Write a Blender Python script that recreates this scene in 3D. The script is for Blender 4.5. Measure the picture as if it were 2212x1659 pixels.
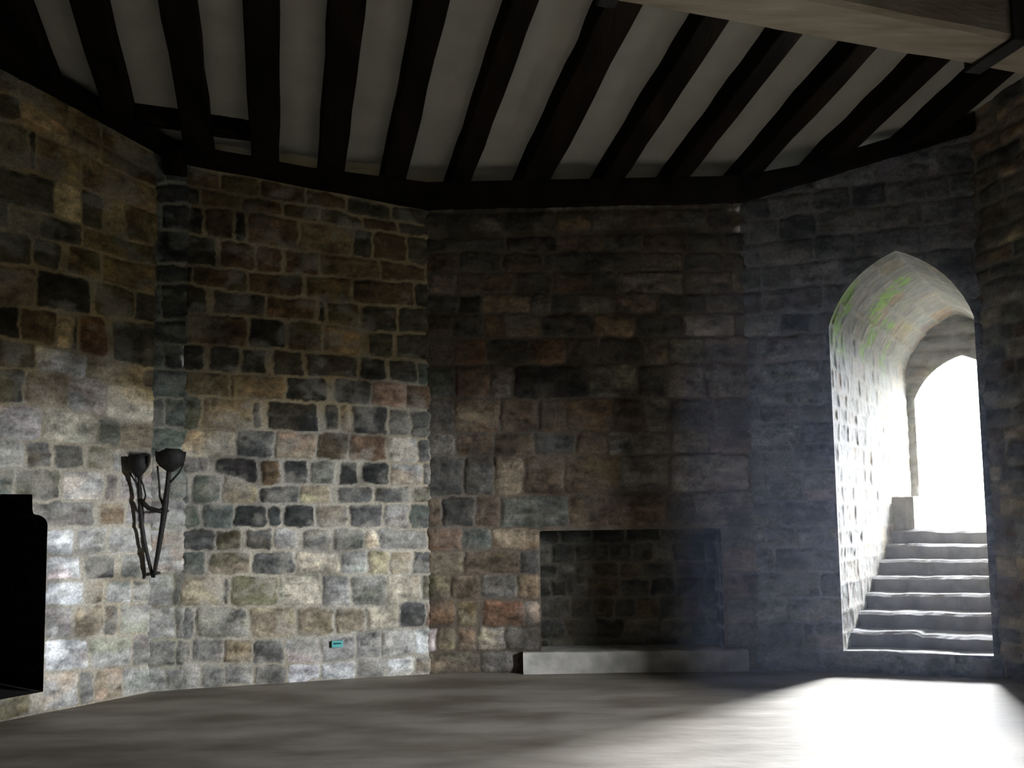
import bpy, math, random
import numpy as np
from mathutils import Vector, Matrix

for o in list(bpy.data.objects):
    bpy.data.objects.remove(o, do_unlink=True)
S = bpy.context.scene
C = S.collection
random.seed(7)
R = math.radians

# ---------------------------------------------------------------- camera
W, H, FOC, CY = 2212, 1659, 1850.0, 959.0
cam = bpy.data.cameras.new('camera')
cam.sensor_fit = 'HORIZONTAL'
cam.sensor_width = 36.0
cam.lens = FOC / W * 36.0
cam.shift_y = (CY - H / 2) / W
cam.clip_start = 0.05
cam.clip_end = 200
camo = bpy.data.objects.new('camera', cam)
C.objects.link(camo)
_p, _r = R(4.5), R(0.9)
_f = Vector((0, math.cos(_p), math.sin(_p)))
_x = Vector((1, 0, 0))
_u = _x.cross(_f)
_xr = math.cos(_r) * _x - math.sin(_r) * _u
_ur = math.cos(_r) * _u + math.sin(_r) * _x
camo.matrix_world = Matrix(((_xr.x, _ur.x, -_f.x, 0), (_xr.y, _ur.y, -_f.y, 0), (_xr.z, _ur.z, -_f.z, 1.5), (0, 0, 0, 1)))
S.camera = camo

# ---------------------------------------------------------------- light and exposure
S.view_settings.view_transform = 'Standard'
S.view_settings.look = 'None'
S.view_settings.exposure = 0.0
S.view_settings.gamma = 1.0
S.view_settings.use_curve_mapping = False
SKY = 620.0
wd = bpy.data.worlds.new('overcast_sky')
S.world = wd
wd.use_nodes = True
nt = wd.node_tree
nt.nodes.clear()
tc = nt.nodes.new('ShaderNodeTexCoord')
sep = nt.nodes.new('ShaderNodeSeparateXYZ')
rmp = nt.nodes.new('ShaderNodeValToRGB')
rmp.color_ramp.elements[0].position = 0.49
rmp.color_ramp.elements[0].color = (0.02, 0.022, 0.02, 1)
rmp.color_ramp.elements[1].position = 0.50
rmp.color_ramp.elements[1].color = (0.90, 0.94, 1.0, 1)
mp = nt.nodes.new('ShaderNodeMapRange')
mp.inputs['From Min'].default_value = -1
mp.inputs['From Max'].default_value = 1
bg = nt.nodes.new('ShaderNodeBackground')
bg.inputs['Strength'].default_value = SKY
wo = nt.nodes.new('ShaderNodeOutputWorld')
nt.links.new(tc.outputs['Generated'], sep.inputs[0])
nt.links.new(sep.outputs['Z'], mp.inputs['Value'])
nt.links.new(mp.outputs[0], rmp.inputs[0])
nt.links.new(rmp.outputs[0], bg.inputs['Color'])
nt.links.new(bg.outputs[0], wo.inputs[0])
wd.cycles.sampling_method = 'MANUAL'
wd.cycles.sample_map_resolution = 256
S.cycles.max_bounces = 7
S.cycles.diffuse_bounces = 5
S.cycles.glossy_bounces = 2
S.cycles.sample_clamp_indirect = 2.0
S.cycles.sample_clamp_direct = 12.0
S.cycles.use_denoising = True
S.cycles.caustics_reflective = False
S.cycles.caustics_refractive = False


def portal(name, loc, direction, w, h):
    """Marks a real opening so that the sky's light through it is sampled well (it adds no light)."""
    d = bpy.data.lights.new(name, 'AREA')
    d.shape = 'RECTANGLE'
    d.size, d.size_y = w, h
    d.cycles.is_portal = True
    o = bpy.data.objects.new(name, d)
    C.objects.link(o)
    o.location = loc
    o.rotation_euler = Vector(direction).to_track_quat('-Z', 'Y').to_euler()
    return o


# ---------------------------------------------------------------- plan of the room (metres, camera at the origin)
PTS = {
    'a0': (-4.929, 4.837), 'a1': (-3.162, 7.505), 'f1': (-2.912, 7.601), 'b1': (-0.793, 8.128),
    'c1': (2.264, 8.102), 'd1': (4.183, 7.505), 'e1': (5.0, 5.2), 'g1': (5.15, 2.6), 'h1': (4.0, 0.3),
    'i1': (1.6, -0.9), 'j1': (-1.8, -0.9), 'k1': (-4.4, 0.9), 'l1': (-5.3, 3.0)}
CEIL_S = 0.2


def zjoist(y):
    return 4.65 + CEIL_S * (8.2 - y)


# passage behind the stair door: direction into the wall
PDIR = Vector((0.588, 0.809, 0.0))
PLEN = 3.3

# ---------------------------------------------------------------- helpers
def tag(o, label=None, cat=None, group=None, kind=None):
    if label: o['label'] = label
    if cat: o['category'] = cat
    if group: o['group'] = group
    if kind: o['kind'] = kind
    return o


def empty(name, loc, label, cat, group=None):
    o = bpy.data.objects.new(name, None)
    C.objects.link(o)
    o.location = loc
    o.empty_display_size = 0.1
    return tag(o, label, cat, group)


def link_mesh(name, me, m=None, parent=None, smooth=True):
    if m: me.materials.append(m)
    if smooth: me.polygons.foreach_set('use_smooth', [True] * len(me.polygons))
    o = bpy.data.objects.new(name, me)
    C.objects.link(o)
    if parent:
        o.parent = parent
        o.matrix_parent_inverse = Matrix.Translation(parent.location).inverted()
    return o


def mesh_obj(name, verts, faces, m=None, parent=None, smooth=False, bevel=0, seg=2):
    me = bpy.data.meshes.new(name)
    me.from_pydata([tuple(v) for v in verts], [], faces)
    me.update()
    o = link_mesh(name, me, m, parent, smooth)
    if bevel:
        b = o.modifiers.new('bevel', 'BEVEL')
        b.width = bevel
        b.segments = seg
        b.limit_method = 'ANGLE'
    return o


# lattice noise
_rs = np.random.RandomState(11)
_LAT = _rs.rand(64, 64, 8)


def noise2(x, y, k=0):
    x = np.asarray(x, float); y = np.asarray(y, float)
    xi = np.floor(x).astype(int); yi = np.floor(y).astype(int)
    fx = x - xi; fy = y - yi
    fx = fx * fx * (3 - 2 * fx); fy = fy * fy * (3 - 2 * fy)
    L = _LAT[:, :, k % 8]
    a = L[xi % 64, yi % 64]; b = L[(xi + 1) % 64, yi % 64]
    c = L[xi % 64, (yi + 1) % 64]; d = L[(xi + 1) % 64, (yi + 1) % 64]
    return (a * (1 - fx) + b * fx) * (1 - fy) + (c * (1 - fx) + d * fx) * fy


def fbm(x, y, k=0, octv=4):
    s = 0; a = 0.5; t = 0
    for i in range(octv):
        s = s + a * noise2(x * 2 ** i + 7.3 * i, y * 2 ** i + 3.1 * i, k + i)
        t += a; a *= 0.55
    return s / t


TONE = {'K': (.046, .048, .045), 'D': (.092, .094, .088), 'G': (.19, .185, .168), 'L': (.33, .325, .305), 'W': (.54, .55, .55),
        'P': (.50, .455, .36), 'T': (.28, .235, .17), 'B': (.135, .108, .080), 'R': (.19, .125, .082), 'O': (.165, .15, .10),
        'N': (.36, .25, .19), 'V': (.125, .14, .125), 'M': (.22, .42, .05)}


def in_poly(px, py, poly):
    r = np.zeros(px.shape, bool)
    n = len(poly)
    for i in range(n):
        x1, y1 = poly[i]; x2, y2 = poly[(i + 1) % n]
        if y1 == y2: continue
        c = ((y1 > py) != (y2 > py)) & (px < (x2 - x1) * (py - y1) / (y2 - y1) + x1)
        r ^= c
    return r


def nearest_on(px, py, poly, closed=True):
    best = np.full(px.shape, 1e9); bx = px.copy(); by = py.copy()
    n = len(poly)
    for i in range(n if closed else n - 1):
        x1, y1 = poly[i]; x2, y2 = poly[(i + 1) % n]
        dx, dy = x2 - x1, y2 - y1
        l2 = dx * dx + dy * dy
        if l2 < 1e-12: continue
        t = np.clip(((px - x1) * dx + (py - y1) * dy) / l2, 0, 1)
        qx = x1 + t * dx; qy = y1 + t * dy
        d = np.hypot(px - qx, py - qy)
        m = d < best
        best[m] = d[m]; bx[m] = qx[m]; by[m] = qy[m]
    return best, bx, by


def random_courses(u0, u1, v0, v1, tones, seed, hmin=.12, hmax=.24, wmin=.18, wmax=.5):
    rr = random.Random(seed)
    out = []
    z = v0
    while z < v1:
        h = rr.uniform(hmin, hmax)
        u = u0 - rr.uniform(0, .3)
        while u < u1:
            w = rr.uniform(wmin, wmax)
            out.append([u + .01, u + w - .01, z + .011, z + .011, z + h - .011, z + h - .011, rr.choice(tones)])
            u += w
        z += h
    return out


def traced(key):
    out = []
    for t in STONES[key].split():
        q = t.split(',')
        out.append([float(v) / 100 for v in q[:6]] + [q[6]])
    return out


def merge(tr, rnd):
    if not tr: return rnd
    T = np.array([s[:6] for s in tr])
    res = []
    for s in rnd:
        cu, cv = (s[0] + s[1]) / 2, (s[2] + s[4]) / 2
        ok = True
        for du in (-.45, 0, .45):
            for dv in (-.35, 0, .35):
                a = cu + du * (s[1] - s[0]); b = cv + dv * (s[4] - s[2])
                if ((T[:, 0] - .02 < a) & (a < T[:, 1] + .02) & (T[:, 2] - .02 < b) & (b < T[:, 4] + .02)).any():
                    ok = False
        if ok: res.append(s)
    return tr + res


def masonry(name, pos, u, v, stones, mat, mortar=(.36, .345, .315), hole=None, relief=.016, seed=0, parent=None,
            fade_u=False, fade_v0=False, tint=(1, 1, 1), round_r=.03, nrm=None, moss=None, amp=1.0, ochre=0.0):
    """A rubble-stone surface: pos(U,V)->(x,y,z) arrays and the outward normal; each stone stands proud of the mortar."""
    U, V = np.meshgrid(u, v)
    nu, nv = len(u), len(v)
    hole_del = None
    dist_hole = np.full(U.shape, 1.0)
    if hole is not None:
        ins = in_poly(U, V, hole)
        d, bx, by = nearest_on(U, V, hole)
        dist_hole = d
        cell = max(u[1] - u[0], v[1] - v[0])
        nb = np.zeros_like(ins)
        nb[1:, :] |= ins[:-1, :]; nb[:-1, :] |= ins[1:, :]; nb[:, 1:] |= ins[:, :-1]; nb[:, :-1] |= ins[:, 1:]
        nb[1:, 1:] |= ins[:-1, :-1]; nb[:-1, :-1] |= ins[1:, 1:]; nb[1:, :-1] |= ins[:-1, 1:]; nb[:-1, 1:] |= ins[1:, :-1]
        snap = nb & ~ins & (d < 1.5 * cell)
        U = np.where(snap, bx, U); V = np.where(snap, by, V)
        dist_hole = np.where(snap, 0, dist_hole)
        hole_del = ins
    # field
    k = seed % 5
    wu = U + (fbm(U * 9 + seed, V * 9, k, 3) - .5) * .05 + (fbm(U * 28, V * 28, k, 2) - .5) * .014
    wv = V + (fbm(U * 8 + 31, V * 8 + seed, k + 1, 3) - .5) * .045 + (fbm(U * 26 + 9, V * 26, k + 1, 2) - .5) * .014
    hgt = np.full(U.shape, 0.0)
    col = np.empty(U.shape + (3,))
    mn = fbm(U * 6, V * 6, k + 2, 4)
    mort = np.array(mortar)
    stain = np.clip((fbm(U * 1.3 + 5, V * 1.1 + seed, k + 3, 3) - .35) * 2.2, 0, 1)[..., None]
    col[:] = mort * (.75 + .5 * mn[..., None]) * (1 - .3 * stain * np.array([.4, .6, 1.0]))
    du = u[1] - u[0]; dv = v[1] - v[0]
    rr = random.Random(seed + 99)
    big = fbm(U * 14, V * 14, k + 1, 4)
    fine = fbm(U * 40, V * 40, k + 2, 3)
    streak = fbm(U * 7 + V * 3, V * 22, k + 4, 3)
    for s in stones:
        u0, u1, b0, b1, t0, t1, tn = s
        zb = min(b0, b1); zt = max(t0, t1)
        i0 = max(0, int((u0 - .04 - u[0]) / du)); i1 = min(nu, int((u1 + .04 - u[0]) / du) + 2)
        j0 = max(0, int((zb - .04 - v[0]) / dv)); j1 = min(nv, int((zt + .04 - v[0]) / dv) + 2)
        jit = rr.uniform(.82, 1.2); ph = rr.uniform(0, 50); pr = rr.uniform(.55, 1.25)
        second = np.array(TONE[tn]) * rr.uniform(.55, 1.5) * np.array([rr.uniform(.9, 1.2), 1, rr.uniform(.8, 1.05)])
        tl1, tl2 = rr.uniform(-.4, .4), rr.uniform(-.4, .4)
        if i1 <= i0 or j1 <= j0: continue
        a = wu[j0:j1, i0:i1]; b = wv[j0:j1, i0:i1]
        f = np.clip((a - u0) / max(u1 - u0, 1e-3), 0, 1)
        lo = b0 + (b1 - b0) * f; hi = t0 + (t1 - t0) * f
        dx = np.minimum(a - u0, u1 - a); dz = np.minimum(b - lo, hi - b)
        r = round_r * rr.uniform(.5, 1.5)
        sd = np.minimum(dx, dz)
        cn = (dx < r) & (dz < r)
        sd = np.where(cn, r - np.hypot(r - dx, r - dz), sd)
        m = np.clip((sd + .004) / .013, 0, 1)
        m = m * m * (3 - 2 * m)
        dome = np.clip(sd / .05, 0, 1) ** .6
        bb = big[j0:j1, i0:i1]; ff = fine[j0:j1, i0:i1]; ss = streak[j0:j1, i0:i1]
        h = relief * pr * (.25 + .75 * dome) + (bb - .5) * .018 + (ff - .5) * .008 + tl1 * (f - .5) * .012 + tl2 * (b - (lo + hi) / 2) * .05
        hgt[j0:j1, i0:i1] = hgt[j0:j1, i0:i1] * (1 - m) + h * m
        mix = np.clip((fbm(a * 5 + ph, b * 8 + ph, k, 3) - .42) * 4, 0, 1)[..., None]
        base = np.array(TONE[tn]) * jit * (1 - mix) + second * mix
        cc = base * np.clip(1 + 1.9 * (.4 * ff + .6 * ss - .5) + 1.0 * (bb - .5), .3, 1.8)[..., None]
        col[j0:j1, i0:i1] = col[j0:j1, i0:i1] * (1 - m[..., None]) + cc * m[..., None]
    if ochre:
        oc_ = np.clip((V - 2.35 + (fbm(U * 1.5, V * 1.5, k, 4) - .5) * 2.0) / .5, 0, 1)[..., None] * ochre
        col = col * (1 - oc_) + col * np.array([1.12, .93, .62]) * oc_
    # lime smeared over some stones, dark lichen and damp over others
    sm = np.clip((fbm(U * 4.5 + 3, V * 6.0 + seed, k + 3, 4) - .53) * 7, 0, 1)[..., None] * .5
    col = col * (1 - sm) + mort * (.8 + .4 * mn[..., None]) * sm
    dk = np.clip((fbm(U * 3.1 + 11, V * 5.0 + 2 * seed, k + 4, 5) - .50) * 6, 0, 1)[..., None]
    col = col * (1 - .42 * dk)
    if moss is not None:
        mm = moss(U, V)[..., None]
        col = col * (1 - mm) + np.array(TONE['M']) * (.7 + .6 * fine[..., None]) * mm
    col *= np.array(tint)
    hgt += (fbm(U * 3, V * 3, k, 3) - .5) * .012
    fade = np.clip(dist_hole / .03, 0, 1)
    if fade_u:
        fade = fade * np.clip((U - u[0]) / .02, 0, 1) * np.clip((u[-1] - U) / .02, 0, 1)
    if fade_v0:
        fade = fade * np.clip((V - v[0]) / .03, 0, 1)
    hgt *= fade * amp
    P, N = pos(U, V)
    P = P + N * hgt[..., None]
    idx = np.arange(nu * nv).reshape(nv, nu)
    q = np.stack([idx[:-1, :-1], idx[:-1, 1:], idx[1:, 1:], idx[1:, :-1]], -1).reshape(-1, 4)
    if hole_del is not None:
        hd = hole_del.ravel()
        q = q[~hd[q].any(1)]
    used = np.unique(q)
    remap = -np.ones(nu * nv, int); remap[used] = np.arange(len(used))
    q = remap[q]
    me = bpy.data.meshes.new(name)
    me.vertices.add(len(used))
    me.vertices.foreach_set('co', P.reshape(-1, 3)[used].ravel().astype(np.float32))
    me.loops.add(q.size)
    me.loops.foreach_set('vertex_index', q.ravel().astype(np.int32))
    me.polygons.add(len(q))
    me.polygons.foreach_set('loop_start', (np.arange(len(q)) * 4).astype(np.int32))
    me.update(calc_edges=True)
    at = me.color_attributes.new('stone', 'FLOAT_COLOR', 'POINT')
    c4 = np.ones((len(used), 4), np.float32)
    c4[:, :3] = np.clip(col.reshape(-1, 3)[used], 0, 1)
    at.data.foreach_set('color', c4.ravel())
    return link_mesh(name, me, mat, parent)


def flat_pos(p0, ud, vd, n, head=None):
    p0 = np.array(p0, float); ud = np.array(ud, float); vd = np.array(vd, float); n = np.array(n, float)

    def f(U, V):
        if head: V = np.minimum(V, head[0] + (head[1] - head[0]) * U / head[2])
        P = p0 + U[..., None] * ud + V[..., None] * vd
        return P, np.broadcast_to(n, P.shape)
    return f


def arc_pos(line, depth_dir, flip=1):
    """Surface swept from a 3D polyline along depth_dir; U runs along the line, V goes into the wall."""
    L = [np.array(p, float) for p in line]
    seg = [np.linalg.norm(L[i + 1] - L[i]) for i in range(len(L) - 1)]
    cum = np.concatenate([[0], np.cumsum(seg)])
    D = np.array(depth_dir, float); D = D / np.linalg.norm(D)
    A = np.array(L)
    T = np.gradient(A, cum, axis=0)
    Nn = np.cross(T, D) * flip
    Nn /= np.linalg.norm(Nn, axis=1)[:, None]

    def f(U, V):
        P = np.stack([np.interp(U, cum, A[:, i]) for i in range(3)], -1) + V[..., None] * D
        N = np.stack([np.interp(U, cum, Nn[:, i]) for i in range(3)], -1)
        return P, N
    return f, cum[-1]


# ---------------------------------------------------------------- materials
def mat(name):
    m = bpy.data.materials.new(name)
    m.use_nodes = True
    return m, m.node_tree, m.node_tree.nodes['Principled BSDF']


def noise_bump(nt, bsdf, scale, strength, dist=.01, detail=5):
    t = nt.nodes.new('ShaderNodeTexCoord')
    n = nt.nodes.new('ShaderNodeTexNoise')
    n.inputs['Scale'].default_value = scale
    n.inputs['Detail'].default_value = detail
    b = nt.nodes.new('ShaderNodeBump')
    b.inputs['Strength'].default_value = strength
    b.inputs['Distance'].default_value = dist
    nt.links.new(t.outputs['Object'], n.inputs['Vector'])
    nt.links.new(n.outputs['Fac'], b.inputs['Height'])
    nt.links.new(b.outputs[0], bsdf.inputs['Normal'])
    return t, n


def stone_mat(name, rough=.9):
    m, nt, b = mat(name)
    b.inputs['Roughness'].default_value = rough
    b.inputs['Specular IOR Level'].default_value = .25
    at = nt.nodes.new('ShaderNodeAttribute'); at.attribute_name = 'stone'
    t, n = noise_bump(nt, b, 55, .5, .006)
    mr = nt.nodes.new('ShaderNodeMapRange')
    mr.inputs['From Min'].default_value = .3; mr.inputs['From Max'].default_value = .7
    mr.inputs['To Min'].default_value = .75; mr.inputs['To Max'].default_value = 1.25
    nt.links.new(n.outputs['Fac'], mr.inputs['Value'])
    mx = nt.nodes.new('ShaderNodeVectorMath'); mx.operation = 'SCALE'
    nt.links.new(at.outputs['Color'], mx.inputs[0])
    nt.links.new(mr.outputs[0], mx.inputs['Scale'])
    nt.links.new(mx.outputs[0], b.inputs['Base Color'])
    return m


def simple_mat(name, c1, c2, scale=6, rough=.8, bump=.3, stretch=(1, 1, 1), metal=0, bscale=None, dist=.01, spec=.3):
    m, nt, b = mat(name)
    b.inputs['Roughness'].default_value = rough
    b.inputs['Metallic'].default_value = metal
    b.inputs['Specular IOR Level'].default_value = spec
    t = nt.nodes.new('ShaderNodeTexCoord')
    mpn = nt.nodes.new('ShaderNodeMapping')
    mpn.inputs['Scale'].default_value = stretch
    n = nt.nodes.new('ShaderNodeTexNoise')
    n.inputs['Scale'].default_value = scale
    n.inputs['Detail'].default_value = 6
    r = nt.nodes.new('ShaderNodeValToRGB')
    r.color_ramp.elements[0].position = .35; r.color_ramp.elements[0].color = (*c1, 1)
    r.color_ramp.elements[1].position = .65; r.color_ramp.elements[1].color = (*c2, 1)
    nt.links.new(t.outputs['Object'], mpn.inputs[0])
    nt.links.new(mpn.outputs[0], n.inputs['Vector'])
    nt.links.new(n.outputs['Fac'], r.inputs[0])
    nt.links.new(r.outputs[0], b.inputs['Base Color'])
    n2 = nt.nodes.new('ShaderNodeTexNoise')
    n2.inputs['Scale'].default_value = bscale or scale * 4
    n2.inputs['Detail'].default_value = 5
    bp = nt.nodes.new('ShaderNodeBump')
    bp.inputs['Strength'].default_value = bump
    bp.inputs['Distance'].default_value = dist
    nt.links.new(mpn.outputs[0], n2.inputs['Vector'])
    nt.links.new(n2.outputs['Fac'], bp.inputs['Height'])
    nt.links.new(bp.outputs[0], b.inputs['Normal'])
    return m


M_STONE = stone_mat('rubble_stone')
M_PLASTER = simple_mat('lime_plaster', (.60, .59, .53), (.70, .68, .61), 3, .95, .35, bscale=14, dist=.02)
M_JOIST = simple_mat('tarred_oak', (.006, .005, .004), (.016, .011, .008), 5, .9, .5, (1, .2, 1), dist=.02, spec=.05)
M_BEAM = simple_mat('weathered_beam_oak', (.40, .335, .245), (.68, .61, .50), 3.5, .8, .6, (.35, 2.2, 2.2), dist=.02)
M_IRON = simple_mat('black_iron', (.012, .012, .013), (.03, .026, .022), 30, .6, .4, metal=.3)
M_FLOOR = simple_mat('worn_floor', (.135, .115, .088), (.29, .262, .222), 1.6, .75, .5, (.6, 1.6, 1), bscale=9, dist=.012)
M_STEP = simple_mat('worn_step_stone', (.20, .195, .19), (.36, .35, .335), 4, .55, .5, (1, 2, 1), bscale=22, dist=.01)
M_LEDGE = simple_mat('ledge_stone', (.36, .35, .32), (.60, .58, .53), 5, .85, .5, bscale=20, dist=.012)
M_DARK = simple_mat('unlit_or_charred_black', (.006, .006, .006), (.012, .012, .011), 4, .9, .4)  # near-black standing in for lack of light in hidden parts; also char
M_TEAL = simple_mat('teal_enamel', (.10, .36, .36), (.16, .48, .46), 20, .4, .1)
M_TEALD = simple_mat('dark_teal_enamel', (.01, .07, .08), (.02, .1, .1), 20, .4, .1)
M_TURF = simple_mat('outside_paving', (.22, .22, .2), (.36, .36, .33), 3, .9, .4)

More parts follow.
